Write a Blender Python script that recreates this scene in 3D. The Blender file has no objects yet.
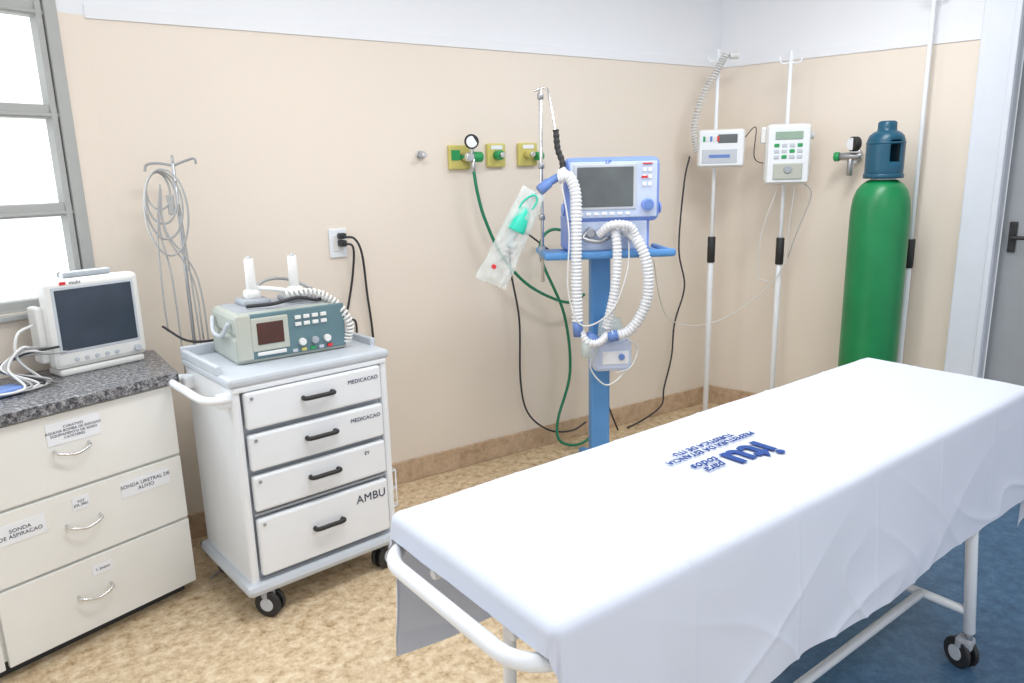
import bpy, bmesh, math, random
from mathutils import Vector, Matrix, noise
random.seed(4)
SC=bpy.context.scene
COL=SC.collection
pi=math.pi
# ---------------------------------------------------------------- materials
def mat(name,col,rough=.5,metal=0,var=.04,scale=8,bump=0,bscale=40,trans=0,emis=0,alpha=1,coat=0,spec=.5):
    m=bpy.data.materials.new(name); m.use_nodes=True
    nt=m.node_tree; b=nt.nodes['Principled BSDF']
    b.inputs['Roughness'].default_value=rough; b.inputs['Metallic'].default_value=metal
    b.inputs['Specular IOR Level'].default_value=spec
    b.inputs['Transmission Weight'].default_value=trans
    b.inputs['Alpha'].default_value=alpha
    b.inputs['Coat Weight'].default_value=coat
    tc=nt.nodes.new('ShaderNodeTexCoord')
    n=nt.nodes.new('ShaderNodeTexNoise'); n.inputs['Scale'].default_value=scale; n.inputs['Detail'].default_value=4
    nt.links.new(tc.outputs['Object'],n.inputs['Vector'])
    r=nt.nodes.new('ShaderNodeValToRGB')
    r.color_ramp.elements[0].position=.3; r.color_ramp.elements[1].position=.7
    r.color_ramp.elements[0].color=tuple(max(0,c*(1-var)) for c in col)+(1,)
    r.color_ramp.elements[1].color=tuple(min(1,c*(1+var)) for c in col)+(1,)
    nt.links.new(n.outputs['Fac'],r.inputs['Fac']); nt.links.new(r.outputs['Color'],b.inputs['Base Color'])
    if emis:
        nt.links.new(r.outputs['Color'],b.inputs['Emission Color']); b.inputs['Emission Strength'].default_value=emis
    if bump:
        n2=nt.nodes.new('ShaderNodeTexNoise'); n2.inputs['Scale'].default_value=bscale; n2.inputs['Detail'].default_value=5
        nt.links.new(tc.outputs['Object'],n2.inputs['Vector'])
        bp=nt.nodes.new('ShaderNodeBump'); bp.inputs['Strength'].default_value=bump; bp.inputs['Distance'].default_value=.01
        nt.links.new(n2.outputs['Fac'],bp.inputs['Height']); nt.links.new(bp.outputs['Normal'],b.inputs['Normal'])
    return m
def speckle(name,cols,scale,rough,detail=6,coat=0):
    m=bpy.data.materials.new(name); m.use_nodes=True
    nt=m.node_tree; b=nt.nodes['Principled BSDF']; b.inputs['Roughness'].default_value=rough; b.inputs['Coat Weight'].default_value=coat
    tc=nt.nodes.new('ShaderNodeTexCoord')
    n=nt.nodes.new('ShaderNodeTexNoise'); n.inputs['Scale'].default_value=scale; n.inputs['Detail'].default_value=detail; n.inputs['Roughness'].default_value=.75
    nt.links.new(tc.outputs['Object'],n.inputs['Vector'])
    r=nt.nodes.new('ShaderNodeValToRGB'); el=r.color_ramp.elements
    el[0].position=cols[0][0]; el[0].color=cols[0][1]+(1,)
    el[1].position=cols[-1][0]; el[1].color=cols[-1][1]+(1,)
    for p,c in cols[1:-1]:
        e=el.new(p); e.color=c+(1,)
    nt.links.new(n.outputs['Fac'],r.inputs['Fac']); nt.links.new(r.outputs['Color'],b.inputs['Base Color'])
    return m
M_wall=mat('beige_paint',(.81,.725,.63),.5,var=.012,scale=1.5,bump=.05,bscale=60)
M_white_wall=mat('white_paint',(.83,.845,.88),.6,var=.01,scale=2)
M_ceil=mat('ceiling_white',(.9,.9,.9),.8,var=.01)
M_floor=speckle('vinyl_floor_tan',[(.34,(.30,.19,.09)),(.43,(.55,.40,.24)),(.54,(.71,.56,.37)),(.66,(.82,.71,.53))],24,.33,10)
M_base=speckle('vinyl_skirting',[(.25,(.32,.21,.12)),(.5,(.54,.39,.26)),(.75,(.68,.53,.38))],22,.4)
M_blue=speckle('blue_vinyl',[(.3,(.035,.085,.16)),(.5,(.06,.135,.24)),(.7,(.10,.20,.32))],20,.35)
M_granite=speckle('grey_granite',[(.36,(.02,.02,.025)),(.48,(.12,.12,.13)),(.58,(.30,.30,.31)),(.70,(.58,.58,.58))],70,.25,8)
M_cab=mat('cabinet_laminate',(.82,.82,.79),.35,var=.03,scale=3)
M_gap=mat('dark_gap',(.05,.05,.05),.8)
M_white=mat('white_enamel',(.83,.86,.90),.3,var=.015)
M_plast=mat('white_plastic',(.80,.80,.78),.4,var=.02)
M_grey=mat('grey_plastic',(.38,.41,.45),.45,var=.03)
M_lgrey=mat('light_grey_plastic',(.55,.59,.64),.4,var=.03)
M_black=mat('black_rubber',(.02,.02,.022),.5)
M_chrome=mat('chrome',(.72,.72,.72),.2,metal=1,var=.02)
M_steel=mat('satin_steel',(.42,.43,.45),.35,metal=.8)
M_frame=mat('window_frame_grey',(.42,.43,.42),.5)
M_glass=mat('frosted_daylight_glass',(.95,.98,1.0),.4,var=.01,emis=.9)
M_screen=mat('screen_dark',(.035,.05,.075),.15,var=.15)
M_screen2=mat('screen_grey',(.12,.135,.14),.2,var=.1)
M_brown=mat('screen_brown',(.08,.028,.02),.2,var=.2)
M_teal=mat('teal_panel',(.12,.21,.24),.45)
M_cream=mat('cream_case',(.50,.52,.46),.5)
M_case=mat('grey_green_case',(.44,.47,.43),.5)
M_cyl=mat('cylinder_green',(.006,.22,.07),.35,var=.12,scale=5)
M_cap=mat('cap_teal_blue',(.008,.085,.15),.35,var=.1)
M_vblue=mat('ventilator_blue',(.22,.34,.78),.4)
M_colblue=mat('column_blue',(.10,.30,.64),.4)
M_face=mat('ventilator_face',(.56,.64,.82),.4)
M_hose=mat('white_hose',(.78,.79,.82),.4)
M_cuff=mat('blue_cuff',(.14,.25,.58),.4)
M_ghose=mat('green_hose',(.01,.20,.10),.4)
M_yel=mat('yellow_box',(.62,.55,.16),.45)
M_green=mat('green_valve',(.02,.33,.10),.4)
M_red=mat('red_mark',(.7,.03,.04),.4)
M_bag=mat('clear_bag',(.86,.92,.92),.12,alpha=.36,var=.06,bump=.9,bscale=18)
M_mask=mat('mask_green',(.03,.60,.44),.35)
M_clear=mat('clear_chamber',(.72,.84,.84),.1,alpha=.5)
M_cable=mat('grey_cable',(.40,.40,.40),.5)
M_dkcable=mat('dark_cable',(.03,.03,.035),.5)
M_wcable=mat('white_cable',(.72,.72,.71),.5)
M_paper=mat('paper_label',(.84,.86,.90),.6,var=.01)
M_ink=mat('ink_dark',(.04,.05,.10),.6)
M_blueink=mat('print_blue',(.006,.055,.27),.7)
M_door=mat('door_grey',(.33,.35,.37),.4)
M_trim=mat('door_casing_white',(.70,.74,.81),.4,var=.02)
M_sheet=mat('sheet_cotton',(.655,.70,.81),.9,var=.012,scale=3,bump=.12,bscale=5,spec=.1)
M_matt=mat('mattress_vinyl',(.10,.14,.20),.5)
M_lcd=mat('lcd_green',(.30,.42,.33),.3)
M_lamp=mat('lamp_diffuser',(1,1,1),.5,var=0,emis=3)
# ---------------------------------------------------------------- helpers
def root(name,loc=(0,0,0),rz=0,sc=1,parent=None):
    e=bpy.data.objects.new(name,None); e.location=loc; e.rotation_euler=(0,0,math.radians(rz)); e.empty_display_size=.1
    e.scale=(sc,sc,sc)
    COL.objects.link(e)
    if parent: e.parent=parent
    return e
def obj(name,me,parent,m,smooth=False):
    o=bpy.data.objects.new(name,me); COL.objects.link(o)
    if m: me.materials.append(m)
    if parent: o.parent=parent
    if smooth:
        for p in me.polygons: p.use_smooth=True
    return o
def box(parent,name,c,s,m,bev=.004,rot=None,seg=2):
    bm=bmesh.new(); bmesh.ops.create_cube(bm,size=1)
    bmesh.ops.scale(bm,vec=s,verts=bm.verts)
    b=min(bev,min(s)*.45)
    if b>0: bmesh.ops.bevel(bm,geom=bm.edges[:]+bm.verts[:],offset=b,segments=seg,affect='EDGES',profile=.5)
    if rot: bmesh.ops.rotate(bm,cent=(0,0,0),matrix=Matrix.Rotation(math.radians(rot[1]),3,rot[0]),verts=bm.verts)
    bmesh.ops.translate(bm,vec=c,verts=bm.verts)
    me=bpy.data.meshes.new(name); bm.to_mesh(me); bm.free()
    return obj(name,me,parent,m)
def prism(parent,name,poly,z0,z1,m,bev=0):
    bm=bmesh.new()
    vs=[bm.verts.new((x,y,z0)) for x,y in poly]; f=bm.faces.new(vs)
    r=bmesh.ops.extrude_face_region(bm,geom=[f]); 
    bmesh.ops.translate(bm,vec=(0,0,z1-z0),verts=[v for v in r['geom'] if isinstance(v,bmesh.types.BMVert)])
    bmesh.ops.recalc_face_normals(bm,faces=bm.faces)
    if bev: bmesh.ops.bevel(bm,geom=bm.edges[:],offset=bev,segments=2,affect='EDGES',profile=.5)
    me=bpy.data.meshes.new(name); bm.to_mesh(me); bm.free()
    return obj(name,me,parent,m)
def catmull(pts,n=8):
    P=[Vector(p) for p in pts]
    if len(P)<3: return P
    P=[P[0]*2-P[1]]+P+[P[-1]*2-P[-2]]
    out=[]
    for i in range(1,len(P)-2):
        a,b,c,d=P[i-1:i+3]
        for k in range(n):
            t=k/n
            out.append(.5*((2*b)+(c-a)*t+(2*a-5*b+4*c-d)*t*t+(3*b-a-3*c+d)*t**3))
    out.append(P[-2]); return out
def tube(parent,name,pts,r,m,smooth=True,seg=10,n=8,corr=None,close=False):
    P=catmull(pts,n) if smooth else [Vector(p) for p in pts]
    if corr:
        L=[0]
        for i in range(1,len(P)): L.append(L[-1]+(P[i]-P[i-1]).length)
        step=corr/4; q=[];s=0;j=0
        while s<L[-1]:
            while L[j+1]<s: j+=1
            q.append(P[j].lerp(P[j+1],(s-L[j])/max(1e-9,L[j+1]-L[j]))); s+=step
        P=q
    verts=[];faces=[]
    t0=(P[1]-P[0]).normalized()
    nrm=t0.orthogonal().normalized()
    for i,p in enumerate(P):
        t=(P[min(i+1,len(P)-1)]-P[max(i-1,0)]).normalized()
        nrm=(nrm-t*nrm.dot(t)).normalized(); bn=t.cross(nrm)
        rr=r(i/(len(P)-1)) if callable(r) else r
        if corr: rr*= (1,.92,.76,.92)[i%4]
        for k in range(seg):
            a=2*pi*k/seg; verts.append(p+(nrm*math.cos(a)+bn*math.sin(a))*rr)
    for i in range(len(P)-1):
        for k in range(seg):
            a=i*seg+k;b=i*seg+(k+1)%seg
            faces.append((a,b,b+seg,a+seg))
    faces.append(tuple(range(seg))[::-1]); faces.append(tuple(range(len(verts)-seg,len(verts))))
    me=bpy.data.meshes.new(name); me.from_pydata([tuple(v) for v in verts],[],faces); 
    return obj(name,me,parent,m,True)
def cyl(parent,name,p0,p1,r,m,r2=None,seg=24):
    r2=r if r2 is None else r2
    P0=Vector(p0);P1=Vector(p1);ax=(P1-P0);L=ax.length;ax.normalize()
    u=ax.orthogonal().normalized();v=ax.cross(u)
    b=min(.003,r*.2,L*.3)
    prof=[(0,max(0,r-b)),(b,r),(L-b,r2),(L,max(0,r2-b))]
    verts=[];faces=[]
    for z,rr in prof:
        for k in range(seg):
            a=2*pi*k/seg; verts.append(tuple(P0+ax*z+(u*math.cos(a)+v*math.sin(a))*rr))
    for i in range(3):
        for k in range(seg):
            a=i*seg+k;c=i*seg+(k+1)%seg; faces.append((a,c,c+seg,a+seg))
    faces.append(tuple(range(seg))[::-1]);faces.append(tuple(range(3*seg,4*seg)))
    me=bpy.data.meshes.new(name); me.from_pydata(verts,[],faces)
    o=obj(name,me,parent,m)
    for i,p in enumerate(me.polygons): p.use_smooth = i<3*seg
    return o
def lathe(parent,name,prof,c,m,seg=40):
    verts=[];faces=[]
    for r,z in prof:
        for k in range(seg):
            a=2*pi*k/seg; verts.append((c[0]+r*math.cos(a),c[1]+r*math.sin(a),c[2]+z))
    for i in range(len(prof)-1):
        for k in range(seg):
            a=i*seg+k;b=i*seg+(k+1)%seg; faces.append((a,b,b+seg,a+seg))
    faces.append(tuple(range(seg))[::-1]);faces.append(tuple(range(len(verts)-seg,len(verts))))
    me=bpy.data.meshes.new(name); me.from_pydata(verts,[],faces); return obj(name,me,parent,m,True)
def text(parent,name,s,size,m,loc,rot=(90,0,0),ext=.0005,bold=0,align='CENTER',sp=1,shear=0):
    cu=bpy.data.curves.new(name,'FONT'); cu.body=s; cu.size=size; cu.extrude=ext; cu.align_x=align; cu.align_y='CENTER'; cu.offset=bold; cu.space_line=sp; cu.shear=shear
    cu.space_character=1.05
    t=bpy.data.objects.new(name+'_c',cu); COL.objects.link(t)
    bpy.context.view_layer.update()
    me=bpy.data.meshes.new_from_object(t.evaluated_get(bpy.context.evaluated_depsgraph_get()))
    bpy.data.objects.remove(t)
    o=bpy.data.objects.new(name,me); COL.objects.link(o); me.materials.clear(); me.materials.append(m)
    o.parent=parent; o.location=loc; o.rotation_euler=tuple(math.radians(a) for a in rot); return o
def caster(parent,name,x,y,r=.05,swing=0,top=.16,m=None):
    d=(math.cos(swing),math.sin(swing)); ox,oy=x-d[0]*.02,y-d[1]*.02
    nx,ny=-d[1],d[0]
    for s in(-1,1):
        cyl(parent,name+'_wheel%d'%(s+2),(ox+nx*.008*s,oy+ny*.008*s,r),(ox+nx*.024*s,oy+ny*.024*s,r),r,M_black)
        cyl(parent,name+'_hub%d'%(s+2),(ox+nx*.024*s,oy+ny*.024*s,r),(ox+nx*.028*s,oy+ny*.028*s,r),r*.5,M_lgrey)
    box(parent,name+'_fork',((x+ox)/2,(y+oy)/2,r*1.75),(.05,.05,r*.9),M_grey,.012)
    cyl(parent,name+'_stem',(x,y,r*1.8),(x,y,top),.012,M_steel)
# ---------------------------------------------------------------- camera
cd=bpy.data.cameras.new("camera"); cam=bpy.data.objects.new("camera",cd); COL.objects.link(cam)
cd.sensor_width=36; cd.lens=740/1024*36; cd.clip_start=.05
cam.matrix_world=Matrix.Translation((0,0,1.6))@Matrix.Rotation(-math.radians(33),4,'Z')@Matrix.Rotation(pi/2-math.radians(13),4,'X')@Matrix.Rotation(-math.radians(1.35),4,'Z')
SC.camera=cam
# ---------------------------------------------------------------- room
CH=2.9
box(None,'floor',(1.6,1.2,-.05),(6.6,6.4,.1),M_floor,0)
prism(None,'floor_blue_inlay',[(1.35,-1.5),(4.8,-1.5),(4.8,1.72),(1.35,1.50)],0.0,.003,M_blue)
box(None,'ceiling',(1.6,1.2,CH+.05),(6.6,6.4,.1),M_ceil,0)
wb=root('wall_back')
XC=.31; XR=3.83; YB=3.4
box(wb,'lower_paint',((XC+XR)/2,YB+.06,1.1),(XR-XC+.02,.12,2.2),M_wall,0)
box(wb,'upper_paint',((XC+XR)/2,YB+.06,(2.2+CH)/2),(XR-XC+.02,.12,CH-2.2),M_white_wall,0)
box(None,'trim_1',((XC+XR)/2,YB-.003,2.225),(XR-XC,.010,.05),M_white_wall,.002)
box(None,'baseboard_back',((XC+XR)/2,YB-.006,.06),(XR-XC,.016,.12),M_base,.004)
wr=root('wall_right',(XR,YB,0),-73)
K0=1.42; KD0=1.60; KD1=2.5; KE=4.6
box(wr,'lower_paint',(K0/2-.03,.06,1.1),(K0+.1,.12,2.2),M_wall,0)
box(wr,'upper_paint',(K0/2-.03,.06,(2.2+CH)/2),(K0+.1,.12,CH-2.2),M_white_wall,0)
box(wr,'over_door',((K0+KD1)/2,.06,(2.5+CH)/2),(KD1-K0,.12,CH-2.5),M_white_wall,0)
box(wr,'lower_paint_far',((KD1+KE)/2,.06,1.1),(KE-KD1,.12,2.2),M_wall,0)
box(wr,'upper_paint_far',((KD1+KE)/2,.06,(2.2+CH)/2),(KE-KD1,.12,CH-2.2),M_white_wall,0)
t2=root('trim_2',(XR,YB,0),-73); box(t2,'strip',(K0/2,-.003,2.225),(K0,.010,.05),M_white_wall,.002)
b2=root('baseboard_right',(XR,YB,0),-73); box(b2,'strip',(K0/2,-.006,.06),(K0,.016,.12),M_base,.004)
dr=root('door_1',(XR,YB,0),-73)
box(dr,'casing_left',(K0+.085,.02,1.25),(.17,.2,2.5),M_trim,.006)
box(dr,'casing_left_bead',(K0+.15,-.085,1.25),(.03,.02,2.5),M_trim,.006)
box(dr,'casing_right',(KD1-.05,.02,1.25),(.1,.2,2.5),M_trim,.006)
box(dr,'casing_top',((K0+KD1)/2,.02,2.46),(KD1-K0,.2,.1),M_trim,.006)
box(dr,'leaf',((KD0+KD1)/2-.05,.05,1.2),(KD1-KD0-.1,.04,2.4),M_door,.004)
box(dr,'lock_plate',(KD0+.05,.022,1.2),(.035,.012,.16),M_black,.004)
cyl(dr,'handle_stem',(KD0+.05,.02,1.2),(KD0+.05,-.03,1.2),.009,M_black)
cyl(dr,'handle_lever',(KD0+.04,-.03,1.2),(KD0+.15,-.03,1.2),.010,M_black)
ww=root('wall_left',(XC,YB,0),20)
WL=-1.7
box(ww,'below_window',(WL/2,.06,.565),(-WL,.12,1.13),M_wall,0)
box(ww,'right_strip',(-.055,.06,1.67),(.11,.12,1.08),M_wall,0)
box(ww,'left_part',((WL-1.3)/2,.06,1.67),(WL*-1-1.3,.12,1.08),M_wall,0)
box(ww,'right_strip_top',(-.055,.06,(2.21+CH)/2),(.11,.12,CH-2.21),M_white_wall,0)
box(ww,'above_window',(WL/2,.06,(2.62+CH)/2),(-WL,.12,CH-2.62),M_white_wall,0)
wn=root('window_1',(XC,YB,0),20)
x0,x1=-1.3,-.10
box(wn,'frame_right',(x1-.022,.035,1.875),(.045,.09,1.49),M_frame,.004)
box(wn,'frame_right_inner',(x1-.06,.03,1.875),(.022,.06,1.49),M_frame,.003)
box(wn,'frame_left',(x0+.03,.035,1.875),(.06,.09,1.49),M_frame,.004)
for i,z in enumerate((1.145,1.495,1.854,2.213,2.6)):
    box(wn,'rail_%d'%i,((x0+x1)/2,.035,z),(x1-x0,.05,.05),M_frame,.004)
    box(wn,'rail_lip_%d'%i,((x0+x1)/2,.018,z-.012),(x1-x0,.03,.012),M_frame,.002)
box(wn,'mullion',((x0+x1)/2,.035,1.875),(.05,.06,1.49),M_frame,.004)
box(wn,'glass',((x0+x1)/2,.06,1.875),(x1-x0-.02,.008,1.47),M_glass,0)
box(wn,'sill',((x0+x1)/2,.0,1.115),(x1-x0+.04,.06,.02),M_frame,.004)
# ---------------------------------------------------------------- counter cabinet
cb=root('drawer_cabinet',(.395,2.92,0),20)
prism(cb,'granite_top',[(.005,-.02),(.15,.43),(.08,.472),(-1.17,.472),(-1.17,-.02)],.86,.90,M_granite,.004)
prism(cb,'carcass',[(-.015,.02),(.128,.43),(.07,.465),(-1.15,.465),(-1.15,.02)],.07,.86,M_cab)
prism(cb,'plinth',[(-.04,.06),(.09,.42),(.05,.45),(-1.13,.45),(-1.13,.06)],.0,.07,M_gap)
zs=[(.585,.852),(.325,.575),(.05,.315)]
for i,(a,b) in enumerate(zs):
    box(cb,'drawer_front_%d'%i,(-.345,.012,(a+b)/2),(.655,.02,b-a),M_cab,.003)
    h=(a+b)/2-.0
    tube(cb,'pull_%d'%i,[(-.44,.002,h+.01),(-.435,-.02,h+.004),(-.385,-.03,h-.008),(-.335,-.02,h+.004),(-.33,.002,h+.01)],.005,M_chrome)
    box(cb,'door_front_%d'%i,(-.92,.012,(a+b)/2),(.47,.02,b-a),M_cab,.003)
def lab(x,z,w,h,s,ts):
    box(cb,'label',(x,.0005,z),(w,.002,h),M_paper,0)
    text(cb,'label_text',s,ts,M_ink,(x,-.001,z))
lab(-.37,.785,.17,.075,"CURATIVO\nAGULHA BOMBA DE INFUSAO\nEQUIPAMENTO DE SORO\nCATETERES",.0125)
lab(-.16,.515,.18,.06,"SONDA URETRAL DE\nALIVIO",.0185)
lab(-.385,.525,.055,.045,"TOT\nJOL.2021",.012)
lab(-.575,.50,.15,.065,"SONDA\nDE ASPIRACAO",.018)
lab(-.35,.262,.07,.035,"T. ENDO",.012)
# patient monitor
pm=root('patient_monitor',(.188,3.145,.9),20,1.04)
box(pm,'case_front',(0,.03,.182),(.33,.06,.315),M_plast,.018)
box(pm,'case_back',(0,.08,.175),(.27,.06,.26),M_plast,.02)
box(pm,'screen',(0,-.001,.198),(.265,.006,.215),M_screen,.004)
box(pm,'screen_border',(0,.001,.198),(.285,.006,.235),M_lgrey,.004)
box(pm,'foot',(0,.05,.012),(.30,.10,.024),M_plast,.008)
box(pm,'top_handle',(0,.055,.35),(.17,.05,.022),M_grey,.008)
box(pm,'side_module',(-.172,.07,.15),(.03,.07,.2),M_plast,.008)
for i in range(5): cyl(pm,'key_%d'%i,(-.09+.035*i,-.004,.055),(-.09+.035*i,.004,.055),.008,M_lgrey)
cyl(pm,'dial',(.125,-.012,.055),(.125,.004,.055),.013,M_lgrey)
text(pm,'brand_bar','multi',.018,M_ink,(-.06,-.002,.327))
box(pm,'red_tag',(-.1,-.001,.327),(.02,.003,.01),M_red,0)
cc=root('monitor_leads',(0,0,0))
for i in range(5):
    p=[(-.01+.02*i,3.10-.01*i,1.0+.02*(i%2)),(-.06,3.03+.01*i,1.04-.01*i),(-.11-.01*i,2.99,.98),(-.07+.02*i,2.93+.015*i,.92),(-.15,2.90+.02*i,.915),(-.22,2.96-.02*i,.915)]
    tube(cc,'lead_%d'%i,p,.0045,[M_wcable,M_cable,M_wcable,M_dkcable,M_cable][i])
tube(cc,'lead_loop',[(-.02,3.12,1.1),(-.07,3.06,1.08),(-.08,3.04,1.0),(-.03,3.05,.93),(.0,3.0,.912),(-.08,2.93,.912),(-.12,2.98,.92)],.005,M_wcable)
box(cc,'blood_pressure_cuff',(-.14,2.95,.914),(.13,.09,.024),M_cuff,.012,rot=('Z',30))
# ---------------------------------------------------------------- trolley
tr=root('medical_trolley',(.515,2.565,0),8,1.03)
W,D,HT=.60,.45,.90
box(tr,'left_panel',(.015,D/2,.50),(.03,D,.74),M_white,.01)
box(tr,'right_panel',(W-.015,D/2,.50),(.03,D,.74),M_white,.01)
box(tr,'back_panel',(W/2,D-.01,.5),(W-.02,.02,.74),M_white,.004)
box(tr,'inner_block',(W/2,D/2+.01,.5),(W-.06,D-.04,.72),M_lgrey,0)
box(tr,'top_tray',(W/2,D/2,.883),(W+.02,D+.02,.035),M_lgrey,.012)
box(tr,'front_top_edge',(W/2,.004,.858),(W-.01,.02,.02),M_white,.005)
for nm,c,s in (('rim_back',(W/2,D,.915),(W+.02,.02,.05)),('rim_left',(0,D*.6,.912),(.02,D*.8,.035)),('rim_right',(W,D*.6,.912),(.02,D*.8,.035))):
    box(tr,nm,c,s,M_lgrey,.006)
box(tr,'base_bumper',(W/2,D/2,.125),(W+.05,D+.05,.045),M_lgrey,.02)
dz=[(.715,.845),(.565,.695),(.415,.545),(.170,.385)]
for i,(a,b) in enumerate(dz):
    box(tr,'drawer_%d'%i,(W/2,.0,(a+b)/2),(W-.075,.03,b-a),M_white,.008)
    z=(a+b)/2+.008
    tube(tr,'drawer_handle_%d'%i,[(W/2-.055,-.01,z),(W/2-.053,-.034,z),(W/2,-.036,z),(W/2+.053,-.034,z),(W/2+.055,-.01,z)],.0085,M_black)
    cyl(tr,'drawer_lock_%d'%i,(.06,-.02,b-.02),(.06,-.01,b-.02),.006,M_steel)
box(tr,'drawer_divider',(W/2,.004,.40),(W-.07,.01,.008),M_grey,0)
text(tr,'label_text_1','MEDICACAO',.021,M_ink,(W-.115,-.0165,.805))
text(tr,'label_text_2','MEDICACAO',.021,M_ink,(W-.115,-.0165,.655))
text(tr,'label_text_3','EV',.019,M_ink,(W-.12,-.0165,.515))
text(tr,'label_text_4','AMBU',.046,M_ink,(W-.115,-.0165,.335))
tube(tr,'push_handle',[(.01,.02,.83),(-.06,.015,.835),(-.085,.06,.84),(-.085,.2,.84),(-.085,.36,.84),(-.06,.41,.835),(.01,.405,.83)],.014,M_white)
box(tr,'handle_bracket_1',(-.01,.04,.82),(.05,.05,.05),M_white,.01); box(tr,'handle_bracket_2',(-.01,.39,.82),(.05,.05,.05),M_white,.01)
for i,(x,y,s) in enumerate(((.05,.03,2.2),(W-.04,.03,.4),(.05,D-.03,2.8),(W-.04,D-.03,.8))): caster(tr,'caster_%d'%i,x,y,.05,s,.12)
for z in (.17,.25,.33): tube(tr,'basket_wire_%d'%int(z*100),[(W,.15,z),(W+.10,.15,z),(W+.10,.36,z),(W,.36,z)],.004,M_white,smooth=False)
for k in range(5): 
    y=.15+.0525*k; tube(tr,'basket_rib_%d'%k,[(W+.1,y,.33),(W+.1,y,.17),(W,y,.17)],.003,M_white,smooth=False)
# ---------------------------------------------------------------- defibrillator
df=root('defibrillator',(.80,2.755,.928),4)
w=.43
box(df,'case_bottom',(0,.15,.05),(w,.30,.10),M_case,.012)
box(df,'case_top',(0,.155,.14),(w-.01,.29,.09),M_case,.02)
box(df,'lid_trim',(0,.155,.183),(w-.06,.23,.012),M_grey,.004)
box(df,'front_panel',(.02,.0,.098),(w-.05,.012,.17),M_teal,.005)
box(df,'front_cream',(-.183,-.002,.098),(.055,.014,.17),M_cream,.006)
box(df,'screen_bezel',(-.088,-.006,.105),(.14,.01,.125),M_cream,.004)
box(df,'screen',(-.088,-.011,.108),(.10,.006,.082),M_brown,.003)
for i in range(4):
    for j in range(2):
        box(df,'key_%d_%d'%(i,j),(.02+.034*i,-.009,.125+.026*j),(.024,.008,.014),M_plast,.002)
for i in range(3): cyl(df,'knob_%d'%i,(.03+.05*i,-.022,.055),(.03+.05*i,0,.055),.014,M_plast if i!=1 else M_grey)
box(df,'key_row',(-.088,-.009,.032),(.11,.008,.014),M_plast,.003)
for i in range(5): box(df,'small_key_%d'%i,(.0+.035*i,-.009,.025),(.02,.008,.012),[M_lgrey,M_yel,M_green,M_lgrey,M_red][i],.002)
for i,(x,y) in enumerate(((-.075,.20),(.085,.17))):
    box(df,'paddle_%d_base'%i,(x,y,.199),(.11,.12,.025),M_grey,.01)
    box(df,'paddle_%d_neck'%i,(x,y,.225),(.06,.06,.04),M_plast,.014)
    cyl(df,'paddle_%d_handle'%i,(x,y,.22),(x,y,.365),.020,M_plast,.018)
    cyl(df,'paddle_%d_button'%i,(x,y,.365),(x,y,.371),.011,M_lgrey)
tube(df,'paddle_cord_a',[(-.06,.2,.25),(.0,.12,.245),(.06,.10,.23),(.12,.14,.225),(.18,.12,.21)],.009,M_plast)
tube(df,'paddle_cord_b',[(-.1,.22,.215),(.0,.24,.27),(.1,.25,.26),(.17,.2,.22)],.007,M_cable)
tube(df,'paddle_cord_c',[(-.14,.08,.20),(-.05,.04,.205),(.05,.05,.215),(.12,.04,.20),(.17,.08,.20)],.007,M_dkcable)
def coil(parent,name,pts,R,r,m,turns):
    P=catmull(pts,24); q=[];N=turns*12
    for i in range(N+1):
        f=i/N*(len(P)-1); j=min(int(f),len(P)-2); p=P[j].lerp(P[j+1],f-j); t=(P[j+1]-P[j]).normalized()
        u=t.cross(Vector((.3,1,.2))).normalized(); v=t.cross(u); a=2*pi*i/12
        q.append(p+(u*math.cos(a)+v*math.sin(a))*R)
    return tube(parent,name,q,r,m,smooth=False,seg=6)
coil(df,'paddle_coiled_cord',[(.02,.09,.225),(.12,.06,.225),(.19,.02,.18),(.225,-.015,.10),(.215,.0,.02)],.013,.005,M_plast,24)
tube(df,'side_strap',[(-.22,.05,.15),(-.235,.1,.1),(-.235,.2,.1),(-.22,.25,.15)],.008,M_lgrey)
tube(df,'power_lead',[(-.15,.30,.06),(-.22,.33,.04),(-.30,.36,.05),(-.36,.45,.10)],.005,M_dkcable)
# ---------------------------------------------------------------- ECG lead stand
es=root('infusion_stand',(.53,3.24,0))
cyl(es,'pole',(0,0,.03),(0,0,1.66),.007,M_steel)
for k in range(4):
    a=pi/4+k*pi/2; cyl(es,'base_leg_%d'%k,(0,0,.03),(.09*math.cos(a),.09*math.sin(a),.012),.009,M_steel)
tube(es,'hook_a',[(0,0,1.65),(.05,-.02,1.67),(.075,-.03,1.675),(.08,-.03,1.655)],.005,M_steel)
tube(es,'hook_b',[(0,0,1.65),(-.05,.02,1.66),(-.09,.03,1.655),(-.10,.03,1.63)],.005,M_steel)
tube(es,'top_tip',[(0,0,1.65),(.0,0,1.69)],.005,M_steel,smooth=False)
wl=root('ecg_leads',(.53,3.24,0))
for i in range(4):
    R=.065+.018*i; cx=-.07+.006*i; cz=1.62-R-.01*i
    pts=[(cx+R*.65*math.sin(a),-.03-.008*i+.01*math.sin(2*a+i),cz+R*math.cos(a)*(1.1+.1*i)) for a in [j*2*pi/14+.1*i for j in range(15)]]
    tube(wl,'loop_%d'%i,pts,.0042,M_cable)
for i,(dx,zz) in enumerate(((-.10,1.0),(-.055,.75),(.03,.95),(.05,.8))):
    tube(wl,'tail_%d'%i,[(-.06,-.03,1.58),(-.07+dx*.2,-.035,1.4),(dx*.9-.01,-.04,1.2),(dx,-.04,zz)],.0036,M_cable)
box(wl,'yoke',(-.03,-.035,1.50),(.026,.018,.08),M_cable,.005)
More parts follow.
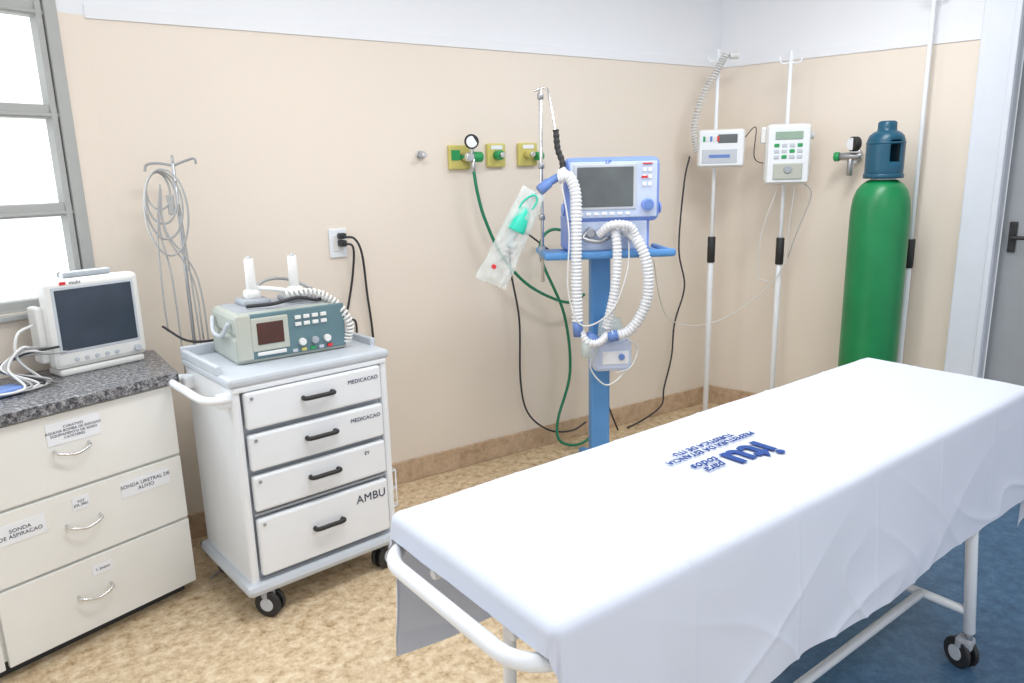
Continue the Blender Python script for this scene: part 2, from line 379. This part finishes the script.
tube(wl,'long_cable',[(.0,-.03,1.5),(.01,-.035,1.2),(.02,-.04,.7),(-.01,-.05,.35),(.03,-.08,.1),(.06,-.12,.006),(-.02,-.2,.006),(-.09,-.26,.006)],.0035,M_cable)
tube(wl,'plug_end',[(-.01,-.03,.42),(-.01,-.03,.32)],.009,M_grey,smooth=False)
# ---------------------------------------------------------------- stretcher
L,Wd,ZT=2.075,.570,.87
bd=root('hospital_stretcher',(.628,.858,0),4.2)
box(bd,'mattress',(L/2,Wd/2,.825),(L-.05,Wd-.05,.075),M_matt,.02)
def rrect(xa,xb,ya,yb,r,z):
    pts=[]
    for cx,cy,a0 in ((xb-r,yb-r,0),(xa+r,yb-r,90),(xa+r,ya+r,180),(xb-r,ya+r,270)):
        for k in range(7):
            a=math.radians(a0+15*k); pts.append((cx+r*math.cos(a),cy+r*math.sin(a),z))
    pts.append(pts[0]); return pts
tube(bd,'top_frame',rrect(-.036,L+.03,.024,Wd-.02,.09,.790),.0165,M_white,smooth=False,seg=14)
LX=1.715
legs=[(.30,.035,.0),(.30,Wd-.045,Wd-.03),(LX,.035,-.018),(LX,Wd-.045,Wd-.03)]
for i,(x,yt,y) in enumerate(legs):
    cyl(bd,'leg_%d'%i,(x,y,.13),(x,yt,.785),.0175,M_white)
    caster(bd,'caster_%d'%i,x,y,.05,[2.5,.7,-2.0,1.0][i],.14)
for x in (.30,LX):
    cyl(bd,'cross_low_%d'%int(x*100),(x,.0,.20),(x,Wd-.035,.20),.014,M_white)
    cyl(bd,'cross_top_%d'%int(x*100),(x,.03,.76),(x,Wd-.03,.76),.014,M_white)
for y in (.135,Wd-.135): cyl(bd,'low_rail_%d'%int(y*100),(.30,y,.20),(LX,y,.20),.014,M_white)
cyl(bd,'slat_support_1',(.02,.15,.775),(L-.02,.15,.775),.012,M_white); cyl(bd,'slat_support_2',(.02,Wd-.15,.775),(L-.02,Wd-.15,.775),.012,M_white)
R=.022
ns,nw=520,230
sA,sB=-.05,L+.30; wA,wB=-.365,Wd+.385
def ridge(v,p=8): return (1-abs(noise.noise(v)))**p
V=[];F=[]
for i in range(ns+1):
    s=sA+(sB-sA)*i/ns
    for j in range(nw+1):
        hem=1+.05*noise.noise(Vector((s*2.2,.7,0)))+.02*noise.noise(Vector((s*6,3.7,0)))
        w_=(wA+(wB-wA)*j/nw)
        cs=min(max(s,R),L-R); cw=min(max(w_,R),Wd-R)
        a=s-cs; b=(w_-cw)*hem
        rho=math.hypot(a,b)
        zt=.0025*noise.noise(Vector((s*3,w_*5,2)))+.0010*noise.noise(Vector((s*9,w_*11,5)))
        zt+=.0014*ridge(Vector((s*2.5+w_*3,w_*3-s,6)),14)
        for sf in (.35,.70,1.05,1.40,1.75): zt+=.0018*math.exp(-((s-sf)/.005)**2)
        for wf in (.33,.66): zt+=.0016*math.exp(-((w_-Wd*wf)/.005)**2)
        if rho<1e-6: V.append((cs,cw,ZT+zt)); continue
        dx,dy=a/rho,b/rho
        R1=R*pi/2
        if rho<R1:
            th=rho/R; h=R*math.sin(th); d=R*(1-math.cos(th)); 
        else:
            e=rho-R1; g=min(1,e/.28)
            cc_=(cs*(1 if abs(dy)>.5 else 0)+cw*(1 if abs(dx)>=.5 else 0))
            ang=math.atan2(dy,dx)
            fold=.013*noise.noise(Vector((cc_*3.2+e*2.0,1.3+dy,ang)))+.003*noise.noise(Vector((cc_*9-e*6,4.1+e*3,dy*3)))
            fold+=.0060*ridge(Vector((cc_*2.0+e*3.6,e*2.4,9+dy)),12)+.0050*ridge(Vector((cc_*3.6-e*4.5,e*3+3,2+dy)),14)
            cf=abs(dx*dy)*2
            h=R+.05*e+(fold+.003)*g*1.1+cf*.02*math.sin(ang*9)*g; d=R+e*.995
            for sf in (.35,.70,1.05,1.40,1.75): h+=.0018*math.exp(-((s-sf)/.005)**2)
        V.append((cs+dx*h,cw+dy*h,ZT+zt-d))
for i in range(ns):
    for j in range(nw):
        a=i*(nw+1)+j; F.append((a,a+nw+1,a+nw+2,a+1))
me=bpy.data.meshes.new('bed_sheet'); me.from_pydata(V,[],F); sh=obj('bed_sheet',me,bd,M_sheet,True)
def prt(n,s,size,x,y,b,sp=1,shear=0): text(bd,n,s,size,M_blueink,(x,y,ZT+.0055),(0,0,180),ext=.0008,bold=b,sp=sp,shear=shear)
prt('print_big','itu',.145,.885,.25,.004)
prt('print_script','para\ntodos',.040,.745,.27,.0003,sp=.8,shear=.3)
prt('print_small','PREFEITURA DA ESTANCIA\nTURISTICA DE ITU',.028,.84,.355,.0)
# ---------------------------------------------------------------- ventilator
vt=root('ventilator',(2.372,2.837,.112),-27,.93)
vb=root('wheeled_base',(0,0,-.1204),14,1,vt)
box(vt,'column',(0,0,.56),(.105,.085,1.20),M_colblue,.012)
for k in range(5):
    a=math.radians(90+72*k); 
    tube(vb,'base_leg_%d'%k,[(0,0,.12),(.12*math.cos(a),.12*math.sin(a),.11),(.22*math.cos(a),.22*math.sin(a),.085)],.022,M_colblue)
    caster(vb,'caster_%d'%k,.21*math.cos(a),.21*math.sin(a),.035,a+1,.09)
box(vt,'tray',(.01,-.03,1.165),(.60,.34,.025),M_colblue,.01)
box(vt,'tray_front_rail',(.01,-.205,1.175),(.68,.03,.04),M_colblue,.014)
box(vt,'tray_left_rail',(-.31,-.03,1.175),(.03,.32,.035),M_colblue,.012); box(vt,'tray_right_rail',(.33,-.03,1.175),(.03,.32,.035),M_colblue,.012)
box(vt,'body',(.02,-.01,1.275),(.42,.28,.19),M_vblue,.02)
box(vt,'body_front',(.02,-.155,1.265),(.38,.02,.15),M_face,.008)
for i,x in enumerate((-.09,-.03,.05,.12)): cyl(vt,'port_%d'%i,(x,-.16,1.29),(x,-.205,1.285),.02 if i%2 else .024,M_steel)
tube(vt,'inlet_pipe',[(-.11,-.19,1.29),(-.13,-.21,1.26),(-.06,-.23,1.245),(0,-.21,1.26)],.011,M_steel)
box(vt,'panel_shell',(.03,-.13,1.495),(.49,.09,.32),M_vblue,.035,seg=3)
box(vt,'panel_face',(.03,-.178,1.495),(.445,.012,.275),M_face,.012)
box(vt,'panel_screen_bezel',(-.015,-.185,1.51),(.32,.012,.225),M_lgrey,.006)
box(vt,'panel_screen',(-.015,-.191,1.51),(.285,.008,.195),M_screen2,.004)
for i in range(6):
    box(vt,'panel_key_%d'%i,(.185+.028*(i%2),-.187,1.59-.035*(i//2)),(.018,.008,.02),M_paper,.003)
box(vt,'alarm_led',(.20,-.188,1.62),(.05,.008,.006),M_red,.002)
box(vt,'alarm_led_2',(.185,-.188,1.555),(.03,.010,.012),M_red,.003)
cyl(vt,'panel_knob',(.20,-.185,1.42),(.20,-.215,1.42),.03,M_vblue); cyl(vt,'knob_face',(.20,-.215,1.42),(.20,-.219,1.42),.022,M_cuff)
for i in range(7): box(vt,'panel_softkey_%d'%i,(-.14+.04*i,-.187,1.378),(.026,.008,.014),M_paper,.003)
text(vt,'brand','LP',.028,M_cuff,(-.0,-.186,1.63),bold=.001)
for s in(-1,1): cyl(vt,'panel_pivot_%d'%(s+1),(.03+s*.245,-.13,1.40),(.03+s*.255,-.13,1.40),.03,M_vblue)
cyl(vt,'arm_post',(-.31,-.02,1.02),(-.31,-.02,2.0),.009,M_chrome)
cyl(vt,'arm_post_clamp',(-.31,-.02,1.14),(-.31,-.02,1.21),.018,M_grey)
for z in (1.36,1.62,1.96): cyl(vt,'arm_knuckle_%d'%int(z*100),(-.31,-.02,z-.015),(-.31,-.02,z+.015),.016,M_steel)
tube(vt,'arm_top',[(-.34,-.02,1.985),(-.30,-.02,2.0),(-.275,-.03,1.99),(-.27,-.05,1.95),(-.255,-.1,1.82),(-.25,-.12,1.76)],.006,M_chrome)
tube(vt,'arm_flex',[(-.25,-.12,1.79),(-.245,-.14,1.70),(-.225,-.16,1.63),(-.235,-.18,1.56)],.017,M_black,corr=.028)
tube(vt,'y_piece',[(-.24,-.19,1.57),(-.29,-.2,1.545),(-.345,-.21,1.515)],.02,M_cuff)
cyl(vt,'y_cuff',(-.30,-.2,1.54),(-.35,-.21,1.50),.026,M_cuff)
cyl(vt,'y_cuff_2',(-.25,-.2,1.575),(-.215,-.215,1.59),.025,M_hose)
def hose(n,pts,r=.0235): tube(vt,n,pts,r,M_hose,corr=.018,seg=16)
hose('hose_a',[(-.25,-.2,1.56),(-.205,-.22,1.565),(-.175,-.24,1.48),(-.175,-.25,1.30),(-.175,-.25,1.05),(-.17,-.25,.84)],.030)
tube(vt,'hose_a_cuff',[(-.17,-.25,.85),(-.165,-.25,.77)],.027,M_cuff,smooth=False)
tube(vt,'hose_a2_cuff',[(-.12,-.25,.77),(-.07,-.24,.74)],.026,M_cuff,smooth=False)
hose('hose_a3',[(-.16,-.25,.80),(-.12,-.27,.74),(-.06,-.26,.735),(-.0,-.23,.78)],.022)
hose('hose_b',[(.02,-.18,1.31),(.025,-.25,1.28),(.030,-.26,1.15),(.015,-.26,.98),(-.02,-.24,.80)],.025)
hose('hose_d',[(-.05,-.22,1.28),(-.01,-.27,1.325),(.05,-.28,1.33),(.10,-.27,1.31),(.13,-.26,1.25)],.022)
hose('hose_c',[(.08,-.2,1.30),(.13,-.26,1.25),(.175,-.28,1.14),(.185,-.28,.99),(.155,-.27,.87),(.09,-.25,.78),(.0,-.24,.76)],.029)
tube(vt,'hose_c_cuff',[(.04,-.245,.765),(-.01,-.24,.755)],.030,M_cuff,smooth=False)
tube(vt,'water_trap',[(-.125,-.26,.76),(-.125,-.26,.66)],.028,M_clear,smooth=False)
box(vt,'humidifier_box',(.03,-.13,.645),(.20,.15,.17),M_face,.02)
box(vt,'humidifier_panel',(.04,-.207,.635),(.14,.006,.07),M_paper,.004)
cyl(vt,'humidifier_dial',(.07,-.225,.64),(.07,-.2,.64),.016,M_cuff)
lathe(vt,'humidifier_chamber',[(.065,0),(.068,.01),(.062,.07),(.048,.10),(.022,.11),(.018,.135)],(.03,-.13,.73),M_clear)
cyl(vt,'chamber_cuff',(.02,-.13,.85),(.0,-.2,.84),.022,M_cuff)
tube(vt,'thin_line_a',[(-.05,-.2,.70),(-.1,-.23,.6),(-.02,-.24,.50),(.08,-.2,.54),(.13,-.12,.60)],.004,M_wcable)
tube(vt,'thin_line_b',[(.1,-.2,.73),(.16,-.2,.68),(.12,-.21,.58),(.04,-.2,.55)],.004,M_wcable)
tube(vt,'thin_line_c',[(-.24,-.22,1.53),(-.215,-.27,1.3),(-.22,-.27,1.0),(-.15,-.28,.83),(.0,-.28,.9),(.08,-.27,1.1),(.10,-.22,1.26)],.004,M_wcable)
# masks in plastic bag
A=Vector((-.43,-.22,1.53));B=Vector((-.325,-.22,1.47));C=Vector((-.53,-.24,1.02));Dd=Vector((-.68,-.24,1.09))
vs=[];fs=[];N1,N2=20,36
for side in (0,1):
    for i in range(N2+1):
        for j in range(N1+1):
            u=j/N1;v=i/N2
            p=A.lerp(B,u).lerp(Dd.lerp(C,u),v)
            th=.034*math.sin(pi*u)**.6*math.sin(pi*v)**.4 if 0<v<1 and 0<u<1 else 0
            th+=(.011*noise.noise(Vector((u*5,v*9,side)))+.008*noise.noise(Vector((u*12+v*6,v*16,side+4))))*(1 if 0<u<1 and 0<v<1 else 0)
            ed=.010*noise.noise(Vector((v*7,u*3,1)))
            vs.append(tuple(p+Vector((ed,(-1 if side==0 else 1)*th,ed*.5))))
o0=(N1+1)*(N2+1)
for side in (0,1):
    for i in range(N2):
        for j in range(N1):
            a=side*o0+i*(N1+1)+j; fs.append((a,a+1,a+N1+2,a+N1+1) if side==0 else (a,a+N1+1,a+N1+2,a+1))
me=bpy.data.meshes.new('mask_bag'); me.from_pydata(vs,[],fs); obj('mask_bag',me,vt,M_bag,True)
dirv=(Dd+C-A-B).normalized(); mid=(A+B)/2
tube(vt,'mask_cup',[mid+dirv*.09,mid+dirv*.12,mid+dirv*.16,mid+dirv*.20,mid+dirv*.215],lambda t:.020+.028*math.sin(t*pi*.62),M_mask,seg=18)
tube(vt,'mask_elbow',[mid+dirv*.0,mid+dirv*.05,mid+dirv*.09],.015,M_clear)
tube(vt,'mask_strap',[mid+dirv*.10+Vector((.03,-.02,0)),mid+dirv*.05+Vector((.035,-.02,0)),mid+dirv*.02+Vector((0,-.025,0)),mid+dirv*.06+Vector((-.035,-.02,0)),mid+dirv*.12+Vector((-.03,-.02,0))],.005,M_mask)
tube(vt,'mask_valve',[mid+dirv*.22,mid+dirv*.30],.018,M_clear)
cyl(vt,'bag_red_mark',tuple(mid+dirv*.40+Vector((-.03,-.040,0))),tuple(mid+dirv*.40+Vector((-.03,-.043,0))),.012,M_red)
for k in range(4): box(vt,'bag_print_%d'%k,tuple(mid+dirv*(.30+.025*k)+Vector((.015,-.040,0))),(.05,.002,.005),M_grey,0,rot=('Y',25))
# ---------------------------------------------------------------- wall gas outlets
def outlet(name,x,z,w=.13):
    r_=root(name,(x,YB,z)); box(r_,'plate',(0,-.012,0),(w,.024,.12),M_yel,.006); return r_
o1=outlet('gas_outlet',1.905,1.672,.12)
box(o1,'label',(-.025,-.026,.01),(.05,.002,.05),M_green,0)
cyl(o1,'valve_body',(.02,-.02,0),(.02,-.10,0),.022,M_chrome)
cyl(o1,'regulator_knob',(.045,-.06,0),(.105,-.06,0),.026,M_green)
cyl(o1,'gauge_case',(.03,-.09,.075),(.015,-.12,.072),.036,M_black); cyl(o1,'gauge_face',(.015,-.12,.072),(.014,-.123,.072),.028,M_paper)
cyl(o1,'gauge_stem',(.03,-.09,.0),(.03,-.10,.06),.008,M_chrome)
cyl(o1,'hose_tail',(.045,-.08,-.01),(.045,-.08,-.07),.009,M_chrome)
o2=outlet('gas_outlet',2.125,1.68,.11)
cyl(o2,'valve_body',(0,-.02,0),(0,-.07,0),.024,M_green); cyl(o2,'valve_nut',(0,-.07,0),(0,-.09,0),.014,M_chrome); box(o2,'label',(0,-.026,.04),(.07,.002,.02),M_paper,0)
o3=outlet('gas_outlet',2.325,1.683,.12)
cyl(o3,'valve_body',(-.01,-.02,0),(-.01,-.07,0),.022,M_yel); cyl(o3,'valve_nut',(-.01,-.07,0),(-.01,-.09,0),.014,M_chrome); box(o3,'label',(0,-.026,.04),(.07,.002,.02),M_paper,0)
cyl(o3,'side_knob',(.03,-.05,-.01),(.075,-.05,-.01),.022,M_green)
o4=root('wall_spigot',(1.69,YB,1.685)); cyl(o4,'flange',(0,0,0),(0,-.01,0),.022,M_chrome); cyl(o4,'stub',(0,-.01,0),(0,-.06,-.0),.012,M_chrome); cyl(o4,'nut',(0,-.02,0),(0,-.035,0),.018,M_grey)
so=root('wall_socket',(1.235,YB,1.285))
box(so,'plate',(0,-.006,0),(.085,.012,.135),M_white,.004); box(so,'insert',(0,-.014,0),(.05,.006,.075),M_plast,.003)
box(so,'plug',(.012,-.035,.0),(.035,.04,.03),M_black,.006); box(so,'plug_2',(.012,-.035,.035),(.035,.04,.026),M_black,.006)
tube(so,'cord_a',[(.012,-.055,.03),(.06,-.07,.02),(.10,-.05,-.06),(.12,-.03,-.25),(.14,-.02,-.5),(.12,-.02,-.8)],.0055,M_dkcable)
tube(so,'cord_b',[(.012,-.055,0),(.05,-.07,-.02),(.05,-.04,-.15),(.02,-.03,-.3),(.0,-.03,-.36),(.05,-.03,-.38),(.04,-.03,-.48),(-.05,-.03,-.6)],.0055,M_dkcable)
gh=root('oxygen_hose')
tube(gh,'hose',[(1.95,3.32,1.60),(1.96,3.31,1.50),(2.0,3.31,1.36),(2.10,3.31,1.16),(2.25,3.31,1.0),(2.42,3.30,.90),(2.56,3.30,.86),(2.64,3.29,.90)],.0085,M_ghose)
tube(gh,'hose_loop',[(2.62,3.27,1.22),(2.42,3.3,1.28),(2.34,3.3,1.15),(2.5,3.3,.80),(2.54,3.3,.45),(2.45,3.3,.18),(2.44,3.27,.06),(2.55,3.23,.025),(2.66,3.23,.10),(2.68,3.25,.4),(2.66,3.25,.8),(2.68,3.22,1.0)],.0085,M_ghose)
pc=root('power_cable')
tube(pc,'cord_a',[(2.42,3.28,1.15),(2.2,3.34,1.30),(2.17,3.34,1.1),(2.22,3.34,.8),(2.22,3.34,.45),(2.26,3.33,.25),(2.40,3.32,.12),(2.55,3.30,.09),(2.66,3.3,.12)],.0055,M_dkcable)
tube(pc,'cord_b',[(2.74,3.2,1.14),(2.80,3.33,.9),(2.79,3.34,.6),(2.80,3.34,.35),(2.87,3.33,.15),(2.93,3.32,.006)],.0055,M_dkcable)
tube(pc,'cord_c',[(3.47,3.3,1.66),(3.45,3.32,1.5),(3.44,3.34,1.1),(3.50,3.34,.85),(3.42,3.34,.62),(3.40,3.34,.4),(3.34,3.34,.2),(3.31,3.33,.09),(3.15,3.32,.03),(3.0,3.31,.008)],.0055,M_dkcable)
# ---------------------------------------------------------------- IV poles with pumps
def ivpole(name,x,y,top,rz,br,hook=True,sleeve=1.08):
    r_=root(name,(x,y,0),rz)
    cyl(r_,'lower_tube',(0,0,.0),(0,0,sleeve),.017,M_white); cyl(r_,'upper_tube',(0,0,sleeve),(0,0,top),.011,M_white)
    cyl(r_,'grip_sleeve',(0,0,sleeve-.07),(0,0,sleeve+.09),.024,M_black)
    if br:
        lathe(r_,'base_hub',[(.035,0.03),(.035,.05),(.022,.07),(.02,.09)],(0,0,0),M_white)
        for k in range(5):
            a=2*pi*k/5+.3; cyl(r_,'base_leg_%d'%k,(0,0,.045),(br*math.cos(a),br*math.sin(a),.045),.012,M_white)
            cyl(r_,'wheel_%d'%k,(br*math.cos(a)-.01,br*math.sin(a),.02),(br*math.cos(a)+.01,br*math.sin(a),.02),.02,M_black)
    else: lathe(r_,'floor_flange',[(.035,0),(.035,.008),(.02,.012)],(0,0,0),M_white)
    if hook:
        for s in(-1,1): tube(r_,'hook_%d'%(s+1),[(0,0,top-.06),(s*.03,0,top-.07),(s*.055,0,top-.06),(s*.06,0,top-.03)],.005,M_white)
    return r_
p1=ivpole('iv_pole',3.58,3.20,2.27,-45,0)
p2=ivpole('iv_pole',3.80,2.86,2.23,-45,.17)
p3=ivpole('iv_pole',4.10,2.235,2.50,-50,.06,sleeve=1.09)
q1=root('infusion_pump',(3.58,3.20,1.70),-45)
box(q1,'case',(.03,-.06,0),(.27,.09,.22),M_plast,.018); box(q1,'front',(.03,-.108,0),(.25,.01,.20),M_white,.01)
box(q1,'display',(.065,-.114,.055),(.11,.006,.05),M_screen2,.003); box(q1,'door_panel',(.02,-.114,-.045),(.20,.006,.08),M_lgrey,.004)
for i in range(5): box(q1,'key_%d'%i,(-.07+.02*i,-.115,.055-.0*i),(.013,.006,.03),[M_green,M_plast,M_cuff,M_plast,M_red][i],.002)
box(q1,'clamp',(0,-.005,0),(.06,.06,.07),M_grey,.01)
box(q1,'label',(.02,-.118,-.045),(.12,.003,.018),M_cuff,0)
q2=root('infusion_pump',(3.80,2.86,1.655),-45)
box(q2,'case',(0,-.06,0),(.25,.09,.34),M_plast,.03,seg=3); box(q2,'front',(0,-.108,0),(.225,.01,.315),M_white,.02)
box(q2,'display',(0,-.115,.105),(.15,.006,.045),M_lcd,.003)
for i in range(4):
    for j in range(3): box(q2,'key_%d_%d'%(i,j),(-.065+.042*i,-.115,.05-.032*j),(.028,.006,.02),M_lgrey if (i+j)%3 else M_green,.003)
box(q2,'door',(0,-.116,-.095),(.16,.012,.09),M_cream,.015); cyl(q2,'door_roller',(-.0,-.12,-.085),(.0,-.13,-.085),.022,M_grey)
box(q2,'clamp',(0,-.005,0),(.06,.06,.07),M_grey,.01)
cyl(q2,'side_knob',(.125,-.06,.1),(.14,-.06,.1),.018,M_lgrey)
box(q2,'side_bracket',(-.135,-.05,.11),(.03,.05,.09),M_plast,.008)
il=root('infusion_line')
coil(il,'coiled_cord',[(3.60,3.16,2.24),(3.53,3.18,2.12),(3.47,3.22,1.98),(3.44,3.24,1.82),(3.45,3.22,1.68)],.018,.0045,M_wcable,36)
cyl(il,'cord_holder',(3.62,3.15,2.23),(3.66,3.12,2.23),.02,M_wcable)
tube(il,'line_a',[(2.80,2.9,1.12),(3.05,3.1,.85),(3.25,3.2,.68),(3.45,3.12,.64),(3.65,3.0,.74),(3.78,2.83,.98),(3.80,2.80,1.30),(3.80,2.78,1.49)],.003,M_wcable)
tube(il,'line_b',[(3.74,2.86,1.46),(3.70,2.92,1.2),(3.72,2.95,.95),(3.76,2.90,.9)],.003,M_wcable)
tube(il,'line_c',[(3.70,3.1,1.74),(3.76,3.05,1.82),(3.70,3.0,1.64),(3.72,2.90,1.6)],.003,M_dkcable)
tube(il,'line_d',[(3.86,2.78,1.5),(3.90,2.74,1.42),(3.87,2.8,1.2),(3.84,2.83,1.05)],.003,M_cable)
# ---------------------------------------------------------------- oxygen cylinder
oc=root('oxygen_cylinder',(3.86,2.285,0))
R_=.148
prof=[(R_*.9,0),(R_,.02)]+[(R_,z*.1) for z in range(1,13)]+[(R_*1.0,1.30),(R_*.985,1.36),(R_*.94,1.41),(R_*.84,1.455),(R_*.68,1.485),(R_*.50,1.505),(.05,1.51)]
lathe(oc,'body',prof,(0,0,0),M_cyl,64)
lathe(oc,'neck_collar',[(.045,1.49),(.062,1.50),(.062,1.525),(.05,1.53)],(0,0,0),M_steel)
vs=[];fs=[];seg=48
rows=[(.086,1.515),(.094,1.53),(.094,1.56),(.094,1.60),(.094,1.64),(.094,1.68),(.092,1.71),(.083,1.735),(.064,1.752),(.048,1.758),(.046,1.775),(.046,1.80),(.036,1.808),(.0,1.81)]
for r__,z in rows:
    for k in range(seg): a=2*pi*k/seg; vs.append((r__*math.cos(a),r__*math.sin(a),z))
for i in range(len(rows)-1):
    for k in range(seg):
        if i in (3,4,5) and (k%24) in (6,7,8,9,10): continue
        a=i*seg+k;b=i*seg+(k+1)%seg; fs.append((a,b,b+seg,a+seg))
me=bpy.data.meshes.new('guard_cap'); me.from_pydata(vs,[],fs); gc=obj('guard_cap',me,oc,M_cap,True)
md=gc.modifiers.new('thick','SOLIDIFY'); md.thickness=.008; md.offset=-1
cyl(oc,'valve',(0,0,1.52),(0,0,1.70),.022,M_grey)
cyl(oc,'cap_ring',(0,0,1.515),(0,0,1.54),.099,M_cap); cyl(oc,'cap_ring_2',(0,0,1.69),(0,0,1.702),.096,M_cap)
rg=root('wall_regulator',(4.078,2.588,1.635),-73,1.2)
cyl(rg,'flange',(0,0,0),(0,-.015,0),.035,M_chrome); cyl(rg,'stem',(0,-.015,0),(0,-.09,0),.014,M_chrome)
cyl(rg,'body',(-.05,-.085,0),(.05,-.085,0),.018,M_steel)
cyl(rg,'gauge',(.03,-.10,.055),(.01,-.125,.055),.034,M_black); cyl(rg,'gauge_face',(.01,-.125,.055),(.009,-.127,.055),.028,M_paper)
cyl(rg,'knob',(-.05,-.085,0),(-.075,-.085,0),.022,M_green); cyl(rg,'drop',(.0,-.085,0),(.0,-.085,-.09),.014,M_steel)
# ---------------------------------------------------------------- lights
def area(name,loc,size,power,rot=(0,0,0),col=(1,1,1),sy=None):
    l=bpy.data.lights.new(name,'AREA'); l.shape='RECTANGLE'; l.size=size; l.size_y=sy or size; l.energy=power; l.color=col
    o=bpy.data.objects.new(name,l); o.location=loc; o.rotation_euler=tuple(math.radians(a) for a in rot); COL.objects.link(o); return o
for i,(x,y,pw) in enumerate(((1.0,1.8,20),(2.85,1.9,22),(1.3,-.2,18))):
    fx=root('ceiling_lamp',(x,y,CH)); box(fx,'housing',(0,0,-.03),(1.25,.32,.06),M_white,.01); box(fx,'diffuser',(0,0,-.063),(1.2,.27,.008),M_lamp,.002)
    area('ceiling_light',(x,y,CH-.08),1.2,pw,col=(.97,.985,1),sy=.3)
wl_=area('window_light',(XC-.7*.94+.1,YB-.7*.342-.12,1.9),1.1,22,col=(.88,.95,1),sy=1.3)
wl_.rotation_euler=(math.radians(-90),0,math.radians(20))
w=bpy.data.worlds.new('world'); SC.world=w; w.use_nodes=True
w.node_tree.nodes['Background'].inputs[0].default_value=(.93,.96,1,1); w.node_tree.nodes['Background'].inputs[1].default_value=.92
SC.view_settings.view_transform='Standard'
